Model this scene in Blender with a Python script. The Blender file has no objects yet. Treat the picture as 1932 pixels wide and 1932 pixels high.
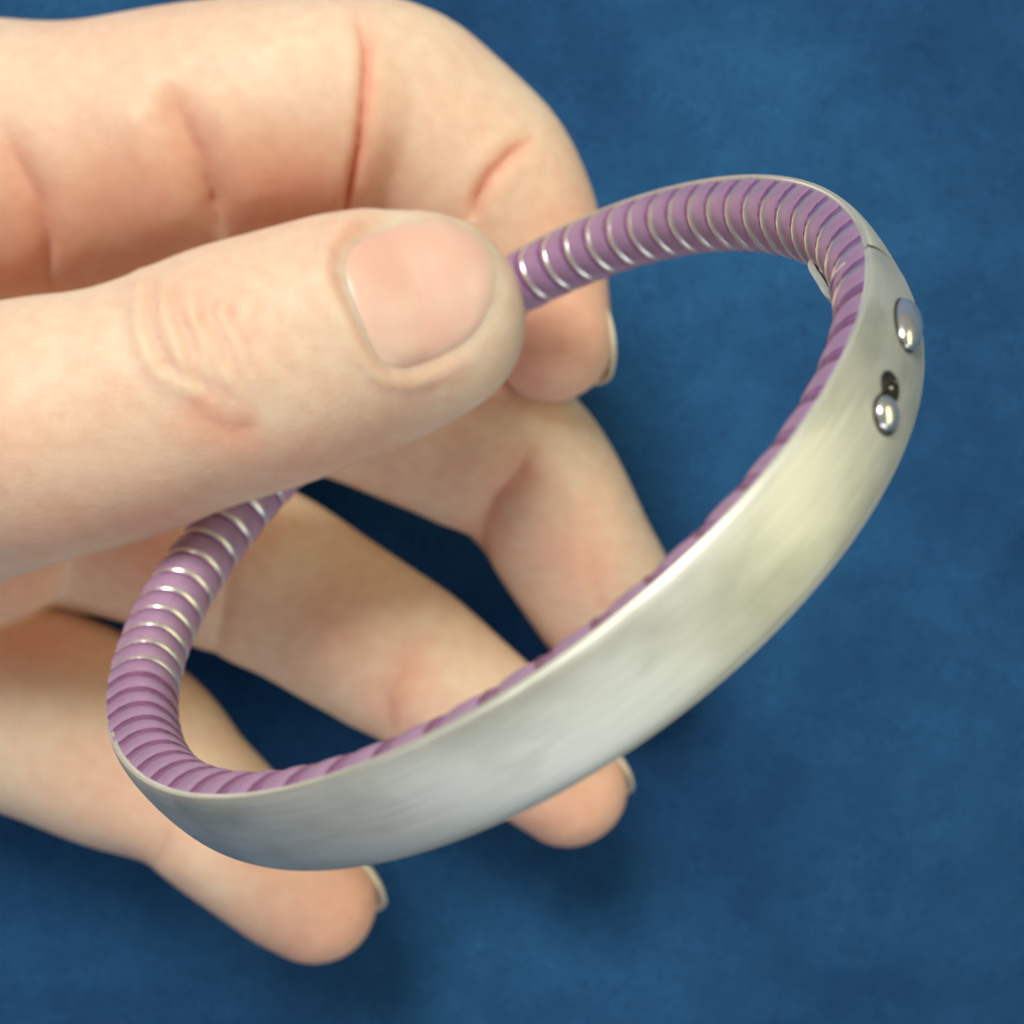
import bpy, math, random
import numpy as np
from mathutils import Vector, Matrix

# ------------------------------------------------------------------ scene, camera, light
# 1 unit = 1 cm (unit scale 0.01)
random.seed(4); np.random.seed(4)
S = bpy.context.scene
S.unit_settings.system = 'METRIC'; S.unit_settings.scale_length = 0.01
C = S.collection
CAM_Z = 11.0            # height of the lens over the plane z = 0
PPC = 1932 / 8.6        # traced pixels per cm at z = 0 (tracing frame is 1932 px wide)

cam_d = bpy.data.cameras.new('camera'); cam = bpy.data.objects.new('camera', cam_d); C.objects.link(cam)
cam.location = (0, 0, CAM_Z)
cam_d.sensor_width = 36; cam_d.lens = 18 / (4.3 / CAM_Z)
cam_d.clip_start = 0.1; cam_d.clip_end = 1000
cam_d.dof.use_dof = True; cam_d.dof.focus_distance = 7.4; cam_d.dof.aperture_fstop = 0.48
S.camera = cam

W = bpy.data.worlds.new('World'); S.world = W; W.use_nodes = True
bg = W.node_tree.nodes['Background']
bg.inputs[0].default_value = (1.0, 0.92, 0.86, 1); bg.inputs[1].default_value = 0.11

def area(name, loc, target, size, power, col, sy=None):
    l = bpy.data.lights.new(name, 'AREA'); l.shape = 'RECTANGLE'; l.size = size; l.size_y = sy or size
    l.energy = power; l.color = col
    o = bpy.data.objects.new(name, l); C.objects.link(o); o.location = loc
    o.rotation_euler = (Vector(target) - Vector(loc)).to_track_quat('-Z', 'Y').to_euler()
    return o
area('window_light', (-10, 27, 38), (0, 0, 0), 18, 22000, (1.0, 0.975, 0.86), 17)
area('warm_lamp', (34, 4, 22), (0, 0, 4), 42, 5100, (1.0, 0.97, 0.54), 15)
area('cool_lamp', (8, -34, 22), (0, 0, 4), 42, 4800, (0.84, 0.95, 1.0), 16)

S.view_settings.view_transform = 'Standard'; S.view_settings.look = 'None'
S.view_settings.exposure = 0.0; S.view_settings.gamma = 1
S.cycles.use_denoising = True
S.cycles.max_bounces = 8

# ------------------------------------------------------------------ helpers
def unproj(px, py, z):
    k = (CAM_Z - z) / (CAM_Z * PPC)
    return np.stack([(np.asarray(px, float) - 966) * k, (966 - np.asarray(py, float)) * k, np.asarray(z, float) + 0 * np.asarray(px, float)], -1)
def proj(P):
    f = CAM_Z * PPC / (CAM_Z - P[..., 2])
    return np.stack([966 + P[..., 0] * f, 966 - P[..., 1] * f], -1)

def mesh(name, V, F, mat, parent=None, smooth=True, weights=None):
    me = bpy.data.meshes.new(name); me.from_pydata([tuple(v) for v in V], [], [tuple(f) for f in F]); me.update()
    if smooth: me.polygons.foreach_set('use_smooth', [True] * len(me.polygons))
    me.materials.append(mat)
    o = bpy.data.objects.new(name, me); C.objects.link(o)
    if parent: o.parent = parent
    return o
def tag(o, label=None, cat=None, kind=None):
    if label: o['label'] = label
    if cat: o['category'] = cat
    if kind: o['kind'] = kind

def new_mat(name):
    m = bpy.data.materials.new(name); m.use_nodes = True
    nt = m.node_tree; b = nt.nodes['Principled BSDF']
    return m, nt, b
def nd(nt, t, **kw):
    n = nt.nodes.new(t)
    for k, v in kw.items():
        if k in n.inputs: n.inputs[k].default_value = v
        else: setattr(n, k, v)
    return n
def ramp(nt, src, stops):
    r = nt.nodes.new('ShaderNodeValToRGB'); e = r.color_ramp.elements
    while len(e) < len(stops): e.new(0.5)
    for el, (p, c) in zip(e, stops): el.position = p; el.color = (*c, 1)
    nt.links.new(src, r.inputs[0]); return r.outputs[0]
def mix(nt, f, a, b, mode='MIX'):
    m = nt.nodes.new('ShaderNodeMix'); m.data_type = 'RGBA'; m.blend_type = mode
    for i, v in ((0, f), (6, a), (7, b)):
        if isinstance(v, (float, int)): m.inputs[i].default_value = v
        elif isinstance(v, tuple): m.inputs[i].default_value = (*v, 1)
        else: nt.links.new(v, m.inputs[i])
    return m.outputs[2]

# ------------------------------------------------------------------ materials
def mat_skin():
    m, nt, b = new_mat('skin')
    tc = nd(nt, 'ShaderNodeTexCoord')
    at = nd(nt, 'ShaderNodeAttribute', attribute_name='blush_shade')
    n1 = nd(nt, 'ShaderNodeTexNoise', Scale=0.9, Detail=3.0); nt.links.new(tc.outputs['Object'], n1.inputs['Vector'])
    base = ramp(nt, n1.outputs[0], [(0.3, (0.87, 0.59, 0.45)), (0.62, (0.87, 0.68, 0.53))])
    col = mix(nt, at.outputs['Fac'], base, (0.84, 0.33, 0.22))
    n2 = nd(nt, 'ShaderNodeTexNoise', Scale=7.0, Detail=4.0); nt.links.new(tc.outputs['Object'], n2.inputs['Vector'])
    r2 = ramp(nt, n2.outputs[0], [(0.35, (0.90, 0.80, 0.77)), (0.65, (1, 1, 1))])
    col = mix(nt, 0.5, col, r2, 'MULTIPLY')
    nt.links.new(col, b.inputs['Base Color'])
    b.inputs['Subsurface Weight'].default_value = 0.6
    b.inputs['Subsurface Radius'].default_value = (1.0, 0.30, 0.14)
    b.inputs['Subsurface Scale'].default_value = 0.42
    b.inputs['Roughness'].default_value = 0.52
    b.inputs['Specular IOR Level'].default_value = 0.35
    v = nd(nt, 'ShaderNodeTexVoronoi', Scale=26.0); nt.links.new(tc.outputs['Object'], v.inputs['Vector'])
    n3 = nd(nt, 'ShaderNodeTexNoise', Scale=12.0, Detail=5.0); nt.links.new(tc.outputs['Object'], n3.inputs['Vector'])
    ad = nd(nt, 'ShaderNodeMath', operation='ADD'); nt.links.new(v.outputs[0], ad.inputs[0]); nt.links.new(n3.outputs[0], ad.inputs[1])
    mp = nd(nt, 'ShaderNodeMapping'); mp.inputs['Rotation'].default_value = (0, 0, 0.6); mp.inputs['Scale'].default_value = (9, 34, 20)
    nt.links.new(tc.outputs['Object'], mp.inputs[0]); n4 = nd(nt, 'ShaderNodeTexNoise', Scale=1.0, Detail=3.0, Distortion=0.6); nt.links.new(mp.outputs[0], n4.inputs['Vector'])
    a2 = nd(nt, 'ShaderNodeMath', operation='ADD'); nt.links.new(ad.outputs[0], a2.inputs[0]); nt.links.new(n4.outputs[0], a2.inputs[1]); ad = a2
    bp = nd(nt, 'ShaderNodeBump', Strength=0.15, Distance=0.02); nt.links.new(ad.outputs[0], bp.inputs['Height'])
    nt.links.new(bp.outputs[0], b.inputs['Normal'])
    return m
def mat_nail(pale):
    m, nt, b = new_mat('nail_pale' if pale else 'nail_pink')
    if pale:
        b.inputs['Base Color'].default_value = (0.80, 0.70, 0.55, 1)
    else:
        uv = nd(nt, 'ShaderNodeAttribute', attribute_name='tip')
        tc = nd(nt, 'ShaderNodeTexCoord')
        n1 = nd(nt, 'ShaderNodeTexNoise', Scale=1.6, Detail=2.0); nt.links.new(tc.outputs['Object'], n1.inputs['Vector'])
        c0 = ramp(nt, n1.outputs[0], [(0.35, (0.86, 0.52, 0.42)), (0.65, (0.88, 0.61, 0.50))])
        c = ramp(nt, uv.outputs['Fac'], [(0.0, (0, 0, 0)), (0.62, (0, 0, 0)), (0.9, (1, 1, 1))])
        nt.links.new(mix(nt, c, c0, (0.88, 0.74, 0.50)), b.inputs['Base Color'])
    b.inputs['Subsurface Weight'].default_value = 0.2
    b.inputs['Subsurface Radius'].default_value = (1.0, 0.4, 0.3); b.inputs['Subsurface Scale'].default_value = 0.1
    b.inputs['Roughness'].default_value = 0.3
    return m
def mat_steel():
    # satin brushed steel: streaks run round the band (uv.x = arc length, uv.y = across)
    m, nt, b = new_mat('brushed_steel')
    uv = nd(nt, 'ShaderNodeUVMap', uv_map='UVMap')
    mp = nd(nt, 'ShaderNodeMapping'); mp.inputs['Scale'].default_value = (1.6, 90, 1)
    nt.links.new(uv.outputs[0], mp.inputs[0])
    n = nd(nt, 'ShaderNodeTexNoise', Scale=1.0, Detail=5.0); nt.links.new(mp.outputs[0], n.inputs['Vector'])
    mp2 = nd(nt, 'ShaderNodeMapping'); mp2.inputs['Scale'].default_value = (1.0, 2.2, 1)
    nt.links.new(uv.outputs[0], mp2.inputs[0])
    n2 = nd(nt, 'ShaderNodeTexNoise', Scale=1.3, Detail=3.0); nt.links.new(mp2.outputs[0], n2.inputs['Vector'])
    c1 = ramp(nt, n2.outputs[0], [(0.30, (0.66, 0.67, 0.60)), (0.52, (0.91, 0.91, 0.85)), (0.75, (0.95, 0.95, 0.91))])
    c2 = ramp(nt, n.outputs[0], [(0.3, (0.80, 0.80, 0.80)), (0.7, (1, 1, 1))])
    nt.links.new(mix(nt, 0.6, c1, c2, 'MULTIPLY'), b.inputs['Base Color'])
    b.inputs['Metallic'].default_value = 0.75
    b.inputs['Roughness'].default_value = 0.6
    b.inputs['Anisotropic'].default_value = 0.5
    bp = nd(nt, 'ShaderNodeBump', Strength=0.3, Distance=0.01); nt.links.new(n.outputs[0], bp.inputs['Height'])
    nt.links.new(bp.outputs[0], b.inputs['Normal'])
    return m
def mat_plain(name, col, rough, metal=0.0, **kw):
    m, nt, b = new_mat(name)
    tc = nd(nt, 'ShaderNodeTexCoord'); n = nd(nt, 'ShaderNodeTexNoise', Scale=kw.get('scale', 8.0), Detail=4.0)
    nt.links.new(tc.outputs['Object'], n.inputs['Vector'])
    d = kw.get('var', 0.12)
    nt.links.new(ramp(nt, n.outputs[0], [(0.3, tuple(c * (1 - d) for c in col)), (0.7, tuple(min(1, c * (1 + d)) for c in col))]), b.inputs['Base Color'])
    b.inputs['Roughness'].default_value = rough; b.inputs['Metallic'].default_value = metal
    if 'coat' in kw: b.inputs['Coat Weight'].default_value = kw['coat']; b.inputs['Coat Roughness'].default_value = 0.12
    if 'sss' in kw:
        b.inputs['Subsurface Weight'].default_value = kw['sss']; b.inputs['Subsurface Radius'].default_value = (1, .6, 1); b.inputs['Subsurface Scale'].default_value = .06
    return m
def mat_cloth():
    m, nt, b = new_mat('blue_suede')
    tc = nd(nt, 'ShaderNodeTexCoord')
    def noise(s, d, r=0.6):
        n = nd(nt, 'ShaderNodeTexNoise', Scale=s, Detail=d, Roughness=r); nt.links.new(tc.outputs['Object'], n.inputs['Vector']); return n.outputs[0]
    big = ramp(nt, noise(0.22, 4.0), [(0.35, (0.012, 0.060, 0.175)), (0.65, (0.026, 0.122, 0.310))])
    mid = ramp(nt, noise(2.2, 6.0, 0.7), [(0.3, (0.84, 0.86, 0.88)), (0.72, (1.08, 1.07, 1.05))])
    fine = ramp(nt, noise(34.0, 3.0, 0.75), [(0.3, (0.35, 0.40, 0.46)), (0.7, (1.6, 1.52, 1.42))])
    c = mix(nt, 1.0, big, mid, 'MULTIPLY'); c = mix(nt, 1.0, c, fine, 'MULTIPLY')
    nt.links.new(c, b.inputs['Base Color'])
    b.inputs['Roughness'].default_value = 0.95; b.inputs['Specular IOR Level'].default_value = 0.15
    b.inputs['Sheen Weight'].default_value = 0.05; b.inputs['Sheen Roughness'].default_value = 0.5
    b.inputs['Sheen Tint'].default_value = (0.25, 0.5, 0.9, 1)
    bp = nd(nt, 'ShaderNodeBump', Strength=0.5, Distance=0.06); nt.links.new(noise(14.0, 5.0, 0.7), bp.inputs['Height'])
    nt.links.new(bp.outputs[0], b.inputs['Normal'])
    return m
SKIN = mat_skin(); NAIL_PINK = mat_nail(False); NAIL_PALE = mat_nail(True); STEEL = mat_steel()
POLISHED = mat_plain('polished_steel', (0.93, 0.93, 0.91), 0.22, 0.85, var=0.03)
EDGE = mat_plain('steel_edge', (0.80, 0.80, 0.70), 0.45, 0.6, var=0.05)
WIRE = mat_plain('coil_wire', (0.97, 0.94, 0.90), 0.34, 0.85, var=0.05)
DULL_WIRE = mat_plain('dull_wire', (0.30, 0.13, 0.24), 0.45, 0.4, var=0.3)  # darker mauve wire for the front stretch of the coil
RIB = mat_plain('lavender_rubber', (0.44, 0.27, 0.46), 0.4, var=0.16, sss=0.15, scale=5.0)
CORE = mat_plain('dark_purple_core', (0.27, 0.11, 0.30), 0.3, var=0.2)
DARK = mat_plain('blackened_recess', (0.014, 0.012, 0.011), 0.5, var=0.4, scale=30)
COLLAR = mat_plain('clear_collar', (0.72, 0.62, 0.66), 0.3, var=0.05)

# ------------------------------------------------------------------ cloth
CLOTH_Z = -4.5
def build_cloth():
    n = 160; a = np.sinh(np.linspace(-3.2, 3.2, n)) * 6.0
    X, Y = np.meshgrid(a, a)
    fall = np.exp(-((X / 40) ** 2 + (Y / 40) ** 2))
    Z = CLOTH_Z + 0.10 * np.sin(X * 0.35 + Y * 0.22 + 1) * fall + 0.07 * np.sin(X * -0.5 + Y * 0.6) * fall
    V = np.stack([X, Y, Z], -1).reshape(-1, 3)
    i = np.arange(n - 1)[:, None] * n + np.arange(n - 1)[None]
    F = np.stack([i, i + 1, i + n + 1, i + n], -1).reshape(-1, 4)
    o = mesh('cloth', V, F.tolist(), mat_cloth()); tag(o, 'navy blue suede cloth spread flat under the hand', kind='structure')
build_cloth()

# ------------------------------------------------------------------ bangle
BP = [-0.4421, 0.2161, 2.4457, -1.2057, 0.1184, 0.7231, 2.786, 3.4856, 0.2603, 0.3101, 0.0446, -0.0895, 0.0279, 0.1102, -0.0914, 0.1757, -0.0031]
HW, RI, RO = 0.262, 0.295, 0.055       # half width, inward depth of the cord, outward bulge of the shell
def rot(ax, t):
    c, s = math.cos(t), math.sin(t)
    return np.array({'x': [[1, 0, 0], [0, c, -s], [0, s, c]], 'y': [[c, 0, s], [0, 1, 0], [-s, 0, c]], 'z': [[c, -s, 0], [s, c, 0], [0, 0, 1]]}[ax])
BM = rot('z', BP[5]) @ rot('y', BP[4]) @ rot('x', BP[3]); BC = np.array(BP[:3])
NT = 2400
def plan(T):
    a, b = BP[6], BP[7]; h = BP[11:17]
    x = a * np.cos(T) + h[0] * np.cos(3 * T) + h[1] * np.sin(2 * T) + h[2] * np.cos(2 * T)
    y = b * np.sin(T) + h[3] * np.sin(3 * T) + h[4] * np.sin(2 * T) + h[5] * np.cos(2 * T)
    return x, y
_T = np.linspace(0, 2 * np.pi, NT, endpoint=False)
_x, _y = plan(_T)
_L = np.r_[0, np.cumsum(np.hypot(np.diff(np.r_[_x, _x[0]]), np.diff(np.r_[_y, _y[0]])))]
LEN = _L[-1]
def at(s):
    """arc length -> centre, outward normal, axis, tangent (3D arrays)"""
    s = np.asarray(s, float) % LEN
    T = np.interp(s, _L, np.r_[_T, 2 * np.pi])
    x, y = plan(T); x2, y2 = plan(T + 1e-3); x1, y1 = plan(T - 1e-3)
    dx, dy = x2 - x1, y2 - y1; l = np.hypot(dx, dy); dx, dy = dx / l, dy / l
    c = x[..., None] * BM[:, 0] + y[..., None] * BM[:, 1] + BC
    N = dy[..., None] * BM[:, 0] - dx[..., None] * BM[:, 1]
    Tn = dx[..., None] * BM[:, 0] + dy[..., None] * BM[:, 1]
    return c, N, BM[:, 2], Tn
def s_of_index(i): return float(np.interp(i / 240 * NT, np.arange(NT + 1), _L))

S_SEAM = s_of_index(214.0); S_HINGE = s_of_index(62.0)
def sweep(name, s0, s1, step, prof, mat, parent, cap=True, closed_prof=True, shape=None, slant=True):
    """prof: list of (r outward, a axial) points; swept round the bangle from s0 to s1"""
    n = max(2, int(round((s1 - s0) / step)) + 1); s = np.linspace(s0, s1, n)
    c, N, A, Tn = at(s); P = np.array(prof); m = len(P)
    if shape is None: sc = np.zeros((n, m, 2)) + P[None]
    else: sc = np.stack([shape(P, (k / (n - 1))) for k in range(n)])
    # the joint is cut on a slant: stations near it lean with the axial coordinate
    lean = -0.80 * sc[..., 1] * np.exp(-((s[:, None] - S_SEAM) / 0.9) ** 2) if slant else 0 * sc[..., 1]
    c, N, A, Tn = at(s[:, None] + lean)
    V = c + N * sc[..., 0:1] + A * sc[..., 1:2]
    F = []; mm = m if closed_prof else m - 1
    for i in range(n - 1):
        for j in range(mm):
            j2 = (j + 1) % m
            F.append((i * m + j, i * m + j2, (i + 1) * m + j2, (i + 1) * m + j))
    if cap and closed_prof:
        F.append(tuple(range(m))[::-1]); F.append(tuple((n - 1) * m + j for j in range(m)))
    o = mesh(name, V.reshape(-1, 3), F, mat, parent)
    uvl = o.data.uv_layers.new(name='UVMap')
    pl = np.r_[0, np.cumsum(np.hypot(*np.diff(P, axis=0).T))]
    vi = np.zeros(len(o.data.loops), int); o.data.loops.foreach_get('vertex_index', vi)
    uv = np.stack([s[vi // m], pl[vi % m]], -1)
    uvl.data.foreach_set('uv', uv.ravel())
    try:
        o.data.set_sharp_from_angle(angle=math.radians(50))
    except Exception: pass
    return o
def shell_profile(h=HW, ro=RO, th=0.03, n=22):
    t = np.linspace(-np.pi / 2, np.pi / 2, n)
    out = [(ro * abs(math.cos(k)) ** 0.9, h * math.sin(k)) for k in t]
    lip = 0.012
    rim = [(-0.020, h + 0.001), (-0.026, h - lip), (-0.020, h - 0.022)]
    inn = [(ro * abs(math.cos(k)) ** 0.9 - th, (h - 0.026) * math.sin(k)) for k in t[::-1]][1:-1]
    rim2 = [(-0.020, -h + 0.022), (-0.026, -h + lip), (-0.020, -h - 0.001)]
    return out + rim + inn + rim2
bangle = bpy.data.objects.new('bangle', None); C.objects.link(bangle); bangle.location = (0, 0, 0)
tag(bangle, 'oval bangle of satin silver lined with ribbed purple cord, held in the hand', 'bangle')
gap = 0.019
def taper(lo, s0, s1):
    a0, a1 = s_of_index(104), s_of_index(130)
    def f(P, t):
        s = s0 + t * (s1 - s0); k = min(1, max(0, (s - a0) / (a1 - a0))) if s < S_SEAM else min(1, max(0, (LEN + s_of_index(50) - s) / 1.2))
        k = k * k * (3 - 2 * k); return P * np.array([1, lo + (1 - lo) * k])
    return f
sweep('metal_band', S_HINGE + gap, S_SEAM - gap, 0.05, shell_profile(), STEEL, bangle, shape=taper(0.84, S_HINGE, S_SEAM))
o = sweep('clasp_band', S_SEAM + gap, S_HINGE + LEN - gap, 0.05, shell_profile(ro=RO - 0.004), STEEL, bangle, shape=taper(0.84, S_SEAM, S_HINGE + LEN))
# bright worn edge line on both rims
for sg in (1, -1):
    e = [(0.004 + 0.010 * math.cos(k), sg * (HW - 0.001) + 0.008 * math.sin(k)) for k in np.linspace(0, 2 * math.pi, 9)[:-1]]
    sweep('rim_edge', S_HINGE + gap, S_SEAM - gap, 0.05, e, EDGE, bangle, shape=taper(0.84, S_HINGE, S_SEAM))
    sweep('rim_edge', S_SEAM + gap, S_HINGE + LEN - gap, 0.05, e, EDGE, bangle, shape=taper(0.84, S_SEAM, S_HINGE + LEN))
def half_round(ri, ha, back=0.0, n=16, p=0.78):
    t = np.linspace(-np.pi / 2, np.pi / 2, n)
    return [(-ri * abs(math.cos(k)) ** p + back, ha * math.copysign(abs(math.sin(k)) ** 0.9, k)) for k in t]
core_prof = half_round(RI - 0.017, HW - 0.009) + [(0.012, HW - 0.06), (0.018, 0), (0.012, -HW + 0.06)]
sweep('cord_core', 0, LEN, 0.06, core_prof, CORE, bangle, cap=False, slant=False)

# ribs and coil wires: one mesh each, copied round the cord
PITCH = LEN / 69
def rib_mesh(w, ri, ha, name, mat, crown, tilt=0.0, nw=5, n=14):
    """a half-round strap across the cord, centred on the origin: x = tangent, y = outward, z = axis"""
    V, F = [], []
    us = np.linspace(-1, 1, nw)
    for i, u in enumerate(us):
        k = crown * (1 - u * u) - (0.007 if abs(u) == 1 else 0)
        for r, a in half_round(ri + k, ha + k * 0.4, n=n):
            V.append((u * w / 2 + tilt * a, r, a))
    for i in range(nw - 1):
        for j in range(n - 1):
            F.append((i * n + j, (i + 1) * n + j, (i + 1) * n + j + 1, i * n + j + 1))
    me = bpy.data.meshes.new(name); me.from_pydata(V, [], F); me.update()
    me.polygons.foreach_set('use_smooth', [True] * len(me.polygons)); me.materials.append(mat)
    return me
def place(me, name, s, twist=0.0):
    c, N, A, Tn = at(np.array(s))
    M = Matrix([[Tn[0], N[0], A[0], c[0]], [Tn[1], N[1], A[1], c[1]], [Tn[2], N[2], A[2], c[2]], [0, 0, 0, 1]])
    o = bpy.data.objects.new(name, me); C.objects.link(o); o.matrix_world = M @ Matrix.Rotation(twist, 4, 'Y'); o.parent = bangle
    return o
rib_me = rib_mesh(PITCH * 0.62, RI - 0.008, HW - 0.003, 'rib', RIB, 0.005, tilt=0.10)
wire_me = rib_mesh(PITCH * 0.18, RI - 0.009, HW - 0.009, 'wire_ring', WIRE, 0.013, tilt=0.10, nw=5)
flush_me = rib_mesh(PITCH * 0.16, RI - 0.012, HW - 0.006, 'flush_wire', DULL_WIRE, 0.004, tilt=0.10, nw=5)
for k in range(69):
    s = k * PITCH
    place(rib_me, 'rib', s)
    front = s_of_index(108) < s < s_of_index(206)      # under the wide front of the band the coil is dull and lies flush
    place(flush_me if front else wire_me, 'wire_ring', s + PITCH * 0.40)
# collar at the joint, plate of the clasp on the far rim
cp = half_round(RI + 0.012, HW - 0.004) + [(-0.05, HW - 0.05), (-RI + 0.06, 0), (-0.05, -HW + 0.05)]
sweep('joint_collar', S_SEAM - 0.016, S_SEAM + 0.016, 0.01, cp, COLLAR, bangle)
sweep('joint_seam', S_SEAM - 0.017, S_SEAM + 0.017, 0.01, shell_profile(h=HW - 0.005, ro=RO - 0.009), DARK, bangle)
def plate_shape(P, t):
    e = 1 - abs(2 * t - 1) ** 4
    return P * (0.86 + 0.14 * e)
tt = np.linspace(-1.3, 0.1, 12)
pp = [(-(RI + 0.010) * math.cos(k) ** .78, (HW + 0.004) * math.copysign(abs(math.sin(k)) ** .9, k)) for k in tt] + [(-(RI + 0.050) * math.cos(k) ** .78, (HW + 0.035) * math.copysign(abs(math.sin(k)) ** .9, k)) for k in tt[::-1]]
sweep('clasp_plate', S_SEAM + 0.02, S_SEAM + 0.80, 0.03, pp, EDGE, bangle, shape=plate_shape)

# rivets and keyhole slot on the shell near the joint
def shell_point(px, py):
    s = np.linspace(s_of_index(190), s_of_index(222), 400)[:, None]; a = np.linspace(-1.5, 1.5, 200)[None]
    c, N, A, Tn = at(s + 0 * a)
    P = c + N * (RO * np.cos(a) ** 0.9)[..., None] + A * (HW * np.sin(a))[..., None]
    q = proj(P); d = np.hypot(q[..., 0] - px, q[..., 1] - py); i = np.unravel_index(d.argmin(), d.shape)
    nn = N[i] * math.cos(a[0, i[1]]) * HW + A * math.sin(a[0, i[1]]) * RO; nn = nn / np.linalg.norm(nn)
    return P[i], nn, Tn[i], float(d[i])
def button(name, px, py, rt, ra, h, mat, parent, sink=0.0, ring=None):
    P, n, t, d = shell_point(px, py); print('button', name, px, py, 'miss', round(d, 1), P)
    b = np.cross(n, t); V, F = [], []
    rr, m = 10, 28
    for i in range(rr + 1):
        f = i / rr * math.pi / 2
        for j in range(m):
            g = j / m * 2 * math.pi
            V.append(P + t * math.cos(g) * rt * math.sin(f) + b * math.sin(g) * ra * math.sin(f) + n * (h * math.cos(f) - sink))
    for i in range(rr):
        for j in range(m):
            F.append((i * m + j, (i + 1) * m + j, (i + 1) * m + (j + 1) % m, i * m + (j + 1) % m))
    base = len(V)
    for j in range(m):
        g = j / m * 2 * math.pi; V.append(P + t * math.cos(g) * rt + b * math.sin(g) * ra - n * (0.03 + sink))
    for j in range(m): F.append((rr * m + j, base + j, base + (j + 1) % m, rr * m + (j + 1) % m))
    return mesh(name, V, F, mat, parent)
def socket(px, py, rt, ra, parent, name='rivet_socket'):
    """raised dark lip round a recess"""
    P, n, t, d = shell_point(px, py); b = np.cross(n, t); V, F = [], []; m = 32; k = 8; tr = 0.008
    for j in range(m):
        g = j / m * 2 * math.pi; rad = t * math.cos(g) + b * math.sin(g)
        for q in range(k):
            f = q / k * 2 * math.pi
            V.append(P + t * math.cos(g) * rt + b * math.sin(g) * ra + rad * tr * math.cos(f) + n * (tr * 0.6 * math.sin(f) + 0.002))
    for j in range(m):
        for q in range(k):
            F.append((j * k + q, ((j + 1) % m) * k + q, ((j + 1) % m) * k + (q + 1) % k, j * k + (q + 1) % k))
    return mesh(name, V, F, DARK, parent)
r1 = button('rivet', 1709, 613, 0.200, 0.098, 0.07, POLISHED, bangle)
socket(1708, 613, 0.198, 0.097, r1)
r2 = button('rivet', 1670, 781, 0.088, 0.077, 0.05, POLISHED, bangle)
socket(1670, 783, 0.094, 0.082, r2)
slot = button('slot_hole', 1679, 729, 0.078, 0.062, 0.012, DARK, bangle)
for v in slot.data.vertices: v.co += Vector([random.uniform(-1, 1) * 0.008 for _ in range(3)])
socket(1679, 729, 0.076, 0.062, slot, 'slot_lip')
button('slot_neck', 1671, 752, 0.06, 0.04, 0.012, DARK, bangle)

# ------------------------------------------------------------------ hand: signed distance field -> one continuous skin
LIMBS = {
 'thumb': [(-760, 1060, -2.0, 330, .90), (-350, 930, -0.9, 292, .92), (0, 829, .55, 254, .90), (200, 787, .7, 243, .88), (340, 738, .7, 236, .88),
           (470, 694, .62, 238, .86), (600, 652, .52, 234, .82), (700, 624, .36, 222, .78), (790, 598, .36, 200, .74)],
 'index': [(-560, 380, -2.3, 290, .9), (-200, 318, -1.7, 278, .9), (0, 310, -1.3, 262, .92), (200, 296, -1.1, 248, .92), (400, 252, -1.05, 238, .92),
           (600, 228, -1.1, 226, .95), (715, 212, -1.25, 207, .95), (800, 268, -1.35, 208, .92), (880, 330, -1.4, 196, .92), (940, 392, -1.4, 176, .92),
           (985, 470, -1.4, 152, .90), (1015, 560, -1.4, 134, .88), (1040, 640, -1.4, 118, .86)],
 'middle': [(-500, 600, -3.0, 235, .9), (0, 640, -2.8, 205, .92), (300, 660, -2.6, 190, .95), (600, 715, -2.4, 176, .95), (820, 800, -2.35, 172, .95),
            (950, 858, -2.3, 166, .95), (1030, 940, -2.3, 155, .95), (1095, 1056, -2.5, 146, .92), (1145, 1140, -2.9, 138, .9), (1185, 1215, -3.4, 118, .88)],
 'ring': [(-560, 900, -3.0, 235, .9), (-100, 960, -2.8, 190, .92), (150, 985, -2.6, 168, .95), (300, 1020, -2.5, 165, .95), (490, 1083, -2.4, 168, .95),
          (690, 1200, -2.2, 156, .95), (825, 1290, -2.2, 143, .95), (930, 1370, -2.3, 128, .92), (1010, 1435, -2.4, 119, .9), (1072, 1486, -2.5, 111, .88)],
 'pinky': [(-560, 1180, -3.0, 240, .9), (-150, 1272, -2.7, 205, .92), (80, 1345, -2.5, 197, .92), (230, 1415, -2.35, 186, .92), (340, 1488, -2.2, 146, .95),
           (440, 1573, -2.2, 136, .95), (530, 1650, -2.3, 127, .92), (597, 1702, -2.4, 114, .88)],
 'pad': [(-260, 960, -2.5, 230, .9), (-14, 985, -2.05, 186, .95)],
 'palm': [(-420, 700, -3.0, 640, .28), (-900, 760, -2.9, 700, .30), (-1350, 810, -2.8, 620, .36), (-1800, 850, -2.3, 470, .56), (-2500, 880, -1.8, 480, .64), (-3000, 900, -1.5, 500, .68)],
}
def spline(st, step=0.10):
    A = np.array(st, float); P = unproj(A[:, 0], A[:, 1], A[:, 2]); r = A[:, 3] * (CAM_Z - A[:, 2]) / (CAM_Z * PPC)
    X = np.column_stack([P, r, A[:, 4]]); X = np.vstack([2 * X[0] - X[1], X, 2 * X[-1] - X[-2]])
    out = []
    for i in range(1, len(X) - 2):
        L = np.linalg.norm(X[i + 1, :3] - X[i, :3]); n = max(2, int(L / step))
        for t in np.arange(n) / n:
            out.append(0.5 * (2 * X[i] + (X[i + 1] - X[i - 1]) * t + (2 * X[i - 1] - 5 * X[i] + 4 * X[i + 1] - X[i + 2]) * t * t + (-X[i - 1] + 3 * X[i] - 3 * X[i + 1] + X[i + 2]) * t ** 3))
    out.append(X[-2]); return np.array(out)
SP = {k: spline(v, 0.3 if k == 'palm' else 0.11) for k, v in LIMBS.items()}
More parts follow.
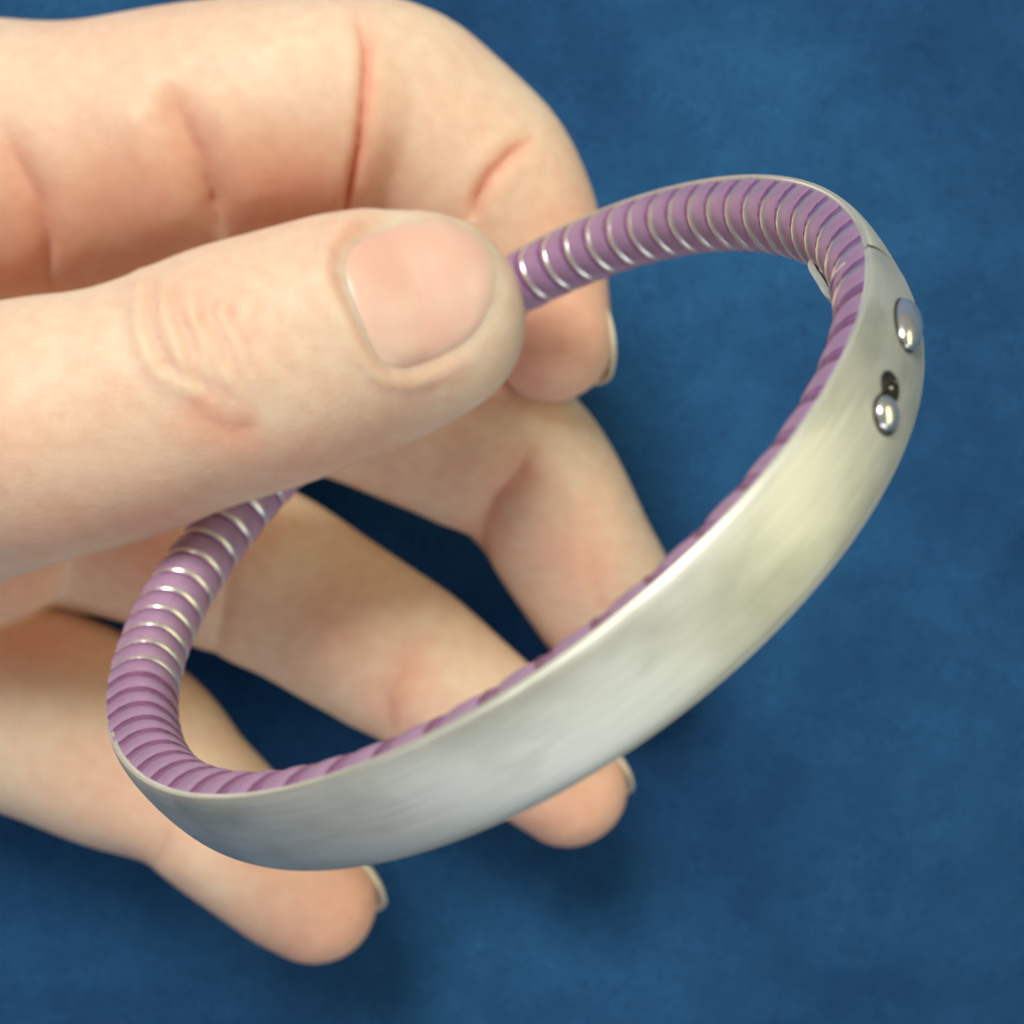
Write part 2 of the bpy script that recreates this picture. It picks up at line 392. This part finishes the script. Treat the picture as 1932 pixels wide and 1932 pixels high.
def limb_d(name, P):
    """P (n,3) -> distance to limb (far points get a coarse bound)"""
    s = SP[name]; d = np.full(len(P), 9.0, np.float32)
    lo = (s[:, :3] - s[:, 3:4]).min(0) - 0.6; hi = (s[:, :3] + s[:, 3:4]).max(0) + 0.6
    m = np.all((P > lo) & (P < hi), axis=1); Q = P[m].astype(np.float32); dd = np.full(len(Q), 9.0, np.float32)
    for c in s.astype(np.float32):
        e = Q - c[:3]; dd = np.minimum(dd, (np.sqrt(e[:, 0] ** 2 + e[:, 1] ** 2 + (e[:, 2] / c[4]) ** 2) - c[3]) * (0.5 + 0.5 * c[4]))
    d[m] = dd; return d
def smin(a, b, k):
    h = np.maximum(k - np.abs(a - b), 0) / k
    return np.minimum(a, b) - h * h * k * 0.25
def field(P):
    palm = limb_d('palm', P); D = {k: limb_d(k, P) for k in ('thumb', 'index', 'middle', 'ring', 'pinky', 'pad')}
    x = P[:, 0]
    kk = np.clip((-x - 4.7) / 2.5, 0, 1) * 0.9 + 0.05          # webs melt together towards the palm
    d = D['middle']
    for k in ('ring', 'pad', 'pinky', 'index'): d = smin(d, D[k], kk)
    d = smin(d, palm, np.maximum(kk, 0.12))
    d = smin(d, D['thumb'], np.clip((-x - 4.6) / 2.5, 0, 1) * 1.2 + 0.03)
    return d
def surface_nets():
    h = 0.032
    lo = np.array([-17.5, -5.2, -6.0]); hi = np.array([1.9, 5.3, 1.9])
    B = 10; nb = np.ceil((hi - lo) / (h * B)).astype(int); n = nb * B + 1
    bc = [lo[i] + (np.arange(nb[i]) + 0.5) * B * h for i in range(3)]
    G = np.stack(np.meshgrid(*bc, indexing='ij'), -1).reshape(-1, 3)
    db = field(G).reshape(nb)
    act = np.abs(db) < h * B * 1.35
    full = np.repeat(np.repeat(np.repeat(np.where(db < 0, -1, 1).astype(np.float32), B, 0), B, 1), B, 2)
    full = np.pad(full, ((0, 1),) * 3, mode='edge')
    mask = np.zeros(n, bool)
    for dx in (0, 1):
        for dy in (0, 1):
            for dz in (0, 1):
                rep = np.repeat(np.repeat(np.repeat(act, B, 0), B, 1), B, 2)
                mask[dx:dx + n[0] - 1, dy:dy + n[1] - 1, dz:dz + n[2] - 1] |= rep
    idx = np.argwhere(mask); P = lo + idx * h
    full[mask] = np.concatenate([field(P[i:i + 400000]) for i in range(0, len(P), 400000)])
    neg = full < 0
    c = np.zeros(np.array(n) - 1, np.int8)
    for dx in (0, 1):
        for dy in (0, 1):
            for dz in (0, 1): c += neg[dx:n[0] - 1 + dx, dy:n[1] - 1 + dy, dz:n[2] - 1 + dz]
    cell = np.argwhere((c > 0) & (c < 8))
    vid = np.full(c.shape, -1, np.int32); vid[tuple(cell.T)] = np.arange(len(cell))
    acc = np.zeros((len(cell), 3)); cnt = np.zeros(len(cell))
    cor = np.array([[i, j, k] for i in (0, 1) for j in (0, 1) for k in (0, 1)])
    val = {tuple(q): full[tuple((cell + q).T)] for q in cor}
    for a in cor:
        for ax in range(3):
            if a[ax] == 0:
                b = a.copy(); b[ax] = 1; va, vb = val[tuple(a)], val[tuple(b)]; m = (va < 0) != (vb < 0)
                t = np.where(m, va / np.where(m, va - vb, 1), 0); p = a + (b - a) * t[:, None]
                acc[m] += p[m]; cnt += m
    V = lo + (cell + acc / cnt[:, None]) * h
    F = []
    for ax in range(3):
        sl0 = [slice(0, -1)] * 3; sl1 = [slice(0, -1)] * 3; sl1[ax] = slice(1, None)
        e = neg[tuple(sl0)] != neg[tuple(sl1)]
        E = np.argwhere(e); u, v = [(1, 2), (2, 0), (0, 1)][ax]
        E = E[(E[:, u] > 0) & (E[:, v] > 0)]
        du = np.zeros(3, int); du[u] = 1; dv = np.zeros(3, int); dv[v] = 1
        q = np.stack([vid[tuple((E - du - dv).T)], vid[tuple((E - dv).T)], vid[tuple(E.T)], vid[tuple((E - du).T)]], -1)
        s = neg[tuple(E.T)]; q[~s] = q[~s][:, ::-1]; F.append(q)
    F = np.vstack(F); F = F[(F >= 0).all(1)]
    return V, F
def seg_dist(Q, poly):
    """2D distance from points to a polyline and parameter along it"""
    poly = np.array(poly, float); best = np.full(len(Q), 1e9); tt = np.zeros(len(Q)); n = len(poly) - 1
    for i in range(n):
        a, b = poly[i], poly[i + 1]; ab = b - a; t = np.clip(((Q - a) @ ab) / (ab @ ab), 0, 1)
        d = np.linalg.norm(Q - a - t[:, None] * ab, axis=1); m = d < best; best[m] = d[m]; tt[m] = (i + t[m]) / n
    return best, tt
def build_hand():
    V, F = surface_nets(); print('hand verts', len(V))
    def normals(V):
        a, b, c, d = (V[F[:, i]] for i in range(4)); fn = np.cross(c - a, d - b); N = np.zeros_like(V)
        for i in range(4): np.add.at(N, F[:, i], fn)
        return N / (np.linalg.norm(N, axis=1)[:, None] + 1e-12)
    E = np.vstack([F[:, [0, 1]], F[:, [1, 2]], F[:, [2, 3]], F[:, [3, 0]]])
    def relax(X, it, lam):
        for _ in range(it):
            s = np.zeros_like(X); k = np.zeros(len(X)); np.add.at(s, E[:, 0], X[E[:, 1]]); np.add.at(s, E[:, 1], X[E[:, 0]])
            np.add.at(k, E[:, 0], 1); np.add.at(k, E[:, 1], 1)
            X = X + lam * (s / (k[:, None] if X.ndim > 1 else k) - X)
        return X
    V = relax(V, 5, 0.5); N = normals(V)
    D = {k: limb_d(k, V) for k in SP if k != 'palm'}; names = list(D); owner = np.array(names)[np.stack([D[k] for k in names]).argmin(0)]
    q = proj(V); front = N[:, 2] > -0.1
    blush_shade = np.zeros(len(V)); disp = np.zeros(len(V))
    def crease(limb, poly, w, depth, bl, bw=3.0, bulge=0.35):
        m = (owner == limb) & front; d, t = seg_dist(q[m], poly); fade = np.clip(np.minimum(t, 1 - t) * 5, 0, 1) ** 0.7
        g = (0.6 * np.exp(-np.abs(d) / (w * .55)) + 0.4 * np.exp(-(d / w) ** 2)) * fade; g2 = np.exp(-((d - 3.2 * w) / (2.0 * w)) ** 2) * fade
        disp[m] -= depth * g * (0.45 + 0.75 * t); disp[m] += depth * bulge * g2
        blush_shade[m] = np.maximum(blush_shade[m], bl * np.exp(-(d / (bw * w)) ** 2) * fade)
    # deep flexion folds
    crease('index', [(672, 20), (694, 95), (690, 180), (680, 270), (662, 360), (645, 440)], 9, 0.12, 0.7, 2.0, 0.1)
    crease('index', [(1010, 262), (965, 290), (925, 330), (900, 372), (890, 420)], 10, 0.09, 0.6, 2.0, 0.15)
    crease('index', [(318, 150), (335, 215), (372, 290), (400, 370), (418, 450)], 24, 0.14, 0.3, 1.6, 0.4)
    crease('index', [(0, 230), (28, 300), (70, 380), (90, 460), (92, 560)], 18, 0.07, 0.3, 2.2, 0.4)
    crease('middle', [(1012, 820), (975, 890), (930, 940), (905, 1000), (905, 1080)], 22, 0.07, 0.45, 2.2, 0.4)
    crease('middle', [(1120, 1050), (1128, 1110), (1140, 1160)], 10, 0.03, 0.2)
    crease('ring', [(790, 1190), (760, 1270), (730, 1320), (735, 1400)], 20, 0.06, 0.4, 2.2, 0.4)
    crease('ring', [(470, 960), (430, 1080), (400, 1260)], 22, 0.04, 0.2)
    crease('pinky', [(400, 1440), (352, 1520), (318, 1580), (290, 1640)], 20, 0.05, 0.15, 2, 0.4)
    # thumb knuckle wrinkles
    for k, (x0, dep) in enumerate([(282, .026), (312, .008), (338, .022), (380, .010), (408, .020), (446, .008), (486, .009)]):
        y0, y1 = 505 + 8 * k, 770 - 14 * abs(k - 3)
        pl = [(x0 + 12, y0), (x0 - 6, y0 + 60), (x0 + 4 + 3 * k, (y0 + y1) / 2), (x0 + 38, y1 - 45), (x0 + 75, y1)]
        crease('thumb', [(x + 9 * math.sin(k * 2.3 + i * 1.7), y) for i, (x, y) in enumerate(pl)], 8 + 3 * (k % 2), dep * 1.3, 0.12, 2.0, 0.9)
    crease('thumb', [(350, 740), (385, 790), (440, 815), (500, 800)], 22, 0.02, 0.5, 2.4, 0.2)
    # nail bed of the thumb
    nail = THUMB_NAIL; m = (owner == 'thumb') & front; loop = nail + [nail[0]]
    d, _ = seg_dist(q[m], loop)
    inside = np.zeros(m.sum(), bool); Q = q[m]; j = len(nail) - 1
    for i in range(len(nail)):
        xi, yi = nail[i]; xj, yj = nail[j]
        inside ^= ((yi > Q[:, 1]) != (yj > Q[:, 1])) & (Q[:, 0] < (xj - xi) * (Q[:, 1] - yi) / (yj - yi + 1e-9) + xi); j = i
    sd = np.where(inside, -d, d)
    base = np.clip((930 - Q[:, 0]) / 120, 0, 1) * np.clip((Q[:, 1] - 390 + (720 - Q[:, 0]) * .8) / 70, 0, 1)
    disp[m] += base * 0.024 * np.exp(-((sd - 20) / 15) ** 2) - (0.012 + 0.024 * base) / (1 + np.exp(sd / 3.5))
    blush_shade[m] = np.maximum(blush_shade[m], 0.30 * base * np.exp(-((sd - 6) / 15) ** 2))
    # fingertips and knuckle sides are pinker
    for k, rad, am in (('index', 1.1, .55), ('ring', 1.0, .65), ('pinky', 1.0, .65), ('middle', 1.0, .5), ('thumb', 0.9, .12)):
        tip = SP[k][-1, :3]; m = owner == k; dd = np.linalg.norm(V[m] - tip, axis=1); blush_shade[m] = np.maximum(blush_shade[m], am * np.clip(1.25 - dd / rad, 0, 1))
    # redder palmar skin, and part of the underside shade painted in as red
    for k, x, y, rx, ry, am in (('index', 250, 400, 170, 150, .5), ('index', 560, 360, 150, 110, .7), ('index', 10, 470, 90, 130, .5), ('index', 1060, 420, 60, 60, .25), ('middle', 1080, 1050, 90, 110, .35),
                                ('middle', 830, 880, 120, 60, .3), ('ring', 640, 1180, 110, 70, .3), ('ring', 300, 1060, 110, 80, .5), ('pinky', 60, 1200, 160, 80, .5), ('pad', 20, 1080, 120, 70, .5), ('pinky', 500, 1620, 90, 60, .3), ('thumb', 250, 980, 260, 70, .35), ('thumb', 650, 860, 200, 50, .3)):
        m = (owner == k) & front; g = np.exp(-((q[m, 0] - x) / rx) ** 2 - ((q[m, 1] - y) / ry) ** 2); blush_shade[m] = blush_shade[m] + am * g * (1 - blush_shade[m])
    # pads: gentle lumpy relief
    from mathutils import noise
    disp += np.array([noise.noise((v[0] * 1.1, v[1] * 1.1, v[2] * 1.1)) for v in V]) * 0.035
    V = V + N * disp[:, None]
    blush_shade = relax(np.clip(blush_shade, 0, 1), 3, 0.5)
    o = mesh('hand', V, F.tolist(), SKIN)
    at_ = o.data.attributes.new('blush_shade', 'FLOAT', 'POINT'); at_.data.foreach_set('value', blush_shade.astype(np.float32))
    tag(o, 'bare left hand, palm up, pinching the purple and silver bangle with thumb and index finger', 'hand')
    return o, V, F, N
THUMB_NAIL = [(693, 426), (657, 448), (634, 478), (629, 505), (638, 540), (668, 606), (693, 655), (714, 686), (736, 701), (770, 706), (822, 690), (883, 659), (924, 618), (952, 560), (962, 500), (950, 446), (914, 408), (842, 390), (745, 406)]
hand, HV, HF, HN = build_hand()

# nails
def thumb_nail():
    """plate lying in the nail bed: a curved grid fitted to the thumb's own surface"""
    P = np.array(THUMB_NAIL, float); cx = np.array([795., 548.])
    V, F, tip = [], [], []; rings = 16; m = 72
    # densify and smooth outline
    d = np.r_[0, np.cumsum(np.linalg.norm(np.diff(np.vstack([P, P[:1]]), axis=0), axis=1))]; Pc = np.vstack([P, P[:1]])
    ss = np.linspace(0, d[-1], m, endpoint=False); O = np.stack([np.interp(ss, d, Pc[:, 0]), np.interp(ss, d, Pc[:, 1])], -1)
    for _ in range(1): O = (np.roll(O, 1, 0) + O * 2 + np.roll(O, -1, 0)) / 4
    pts = []; ed = []
    for i in range(rings + 1):
        f = i / rings
        for j in range(m): pts.append(cx + (O[j] - cx) * f); ed.append(f)
    pts = np.array(pts); ed = np.array(ed)
    z = np.full(len(pts), 1.9)
    for _ in range(40):                                   # sphere-trace from above along the line of sight
        W_ = unproj(pts[:, 0], pts[:, 1], z); dd = limb_d('thumb', W_); z = z - np.minimum(dd, 0.3) * 0.9
    Wp = unproj(pts[:, 0], pts[:, 1], z)
    e = 1e-2; g = np.stack([limb_d('thumb', Wp + np.eye(3)[k] * e) - limb_d('thumb', Wp - np.eye(3)[k] * e) for k in range(3)], -1)
    g /= np.linalg.norm(g, axis=1)[:, None]
    u = (pts - np.array([640, 590])) @ np.array([0.955, -0.297]) / 330
    off = 0.010 - 0.06 * ed ** 7 + 0.004 * np.clip(u - 0.3, 0, 1)
    Wp = Wp + g * off[:, None]
    for i in range(rings):
        for j in range(m):
            F.append((i * m + j, (i + 1) * m + j, (i + 1) * m + (j + 1) % m, i * m + (j + 1) % m))
    o = mesh('nail', Wp, [f[::-1] for f in F], NAIL_PINK, hand)
    a = o.data.attributes.new('tip', 'FLOAT', 'POINT'); a.data.foreach_set('value', (np.clip(u, 0, 1) * np.clip(ed, 0, 1)).astype(np.float32))
thumb_nail()
def edge_nail(limb, face, width, length, free, lift=0.02, back=0.0):
    """curved plate on the back of a fingertip; face = direction the nail faces"""
    s = SP[limb]; tip = s[-1, :3]; r = s[-1, 3]; ax = s[-1, :3] - s[-7, :3]; ax /= np.linalg.norm(ax)
    n = np.array(face, float); n -= ax * (n @ ax); n /= np.linalg.norm(n); b = np.cross(ax, n)
    V, F = [], []; nu, nv = 22, 15
    for side in (0, 1):
        for i in range(nu):
            u = i / (nu - 1); x = -length + back + u * (length + r * 0.86 + free)
            for j in range(nv):
                v = j / (nv - 1) * 2 - 1
                wv = width * (1 - 0.35 * max(0, (u - 0.72) / 0.28) ** 2) * (1 - 0.25 * max(0, (0.15 - u) / 0.15))
                ph = v * wv
                rr = r * (1.0 - 0.30 * max(0, (x / r)) ** 2.2 * 0.9) + lift - side * 0.035 * (1 if u > .1 else 0.5)
                xx = x - 0.10 * v * v * u
                V.append(tip + ax * xx + n * math.cos(ph) * rr + b * math.sin(ph) * rr)
    K = nu * nv
    for i in range(nu - 1):
        for j in range(nv - 1):
            a = i * nv + j; F.append((a, a + nv, a + nv + 1, a + 1)); F.append((K + a, K + a + 1, K + a + nv + 1, K + a + nv))
    bd = [j for j in range(nv)] + [i * nv + nv - 1 for i in range(1, nu)] + [(nu - 1) * nv + j for j in range(nv - 2, -1, -1)] + [i * nv for i in range(nu - 2, 0, -1)]
    for a, c in zip(bd, bd[1:] + bd[:1]): F.append((a, c, c + K, a + K))
    mesh('nail', V, F, NAIL_PALE, hand)
edge_nail('index', (1.0, 0.1, -0.75), 1.0, 0.55, 0.02, 0.012)
edge_nail('ring', (.65, .5, -.7), 0.95, 0.5, 0.13)
edge_nail('pinky', (.55, .4, -.8), 0.95, 0.45, 0.14)
edge_nail('middle', (0.6, 0.9, -0.6), 1.0, 0.5, 0.03)

# tiny polished dots added in the keyhole
button('slot_dot', 1677, 733, 0.012, 0.010, 0.018, WIRE, bangle)
button('slot_dot', 1684, 722, 0.006, 0.006, 0.016, WIRE, bangle)
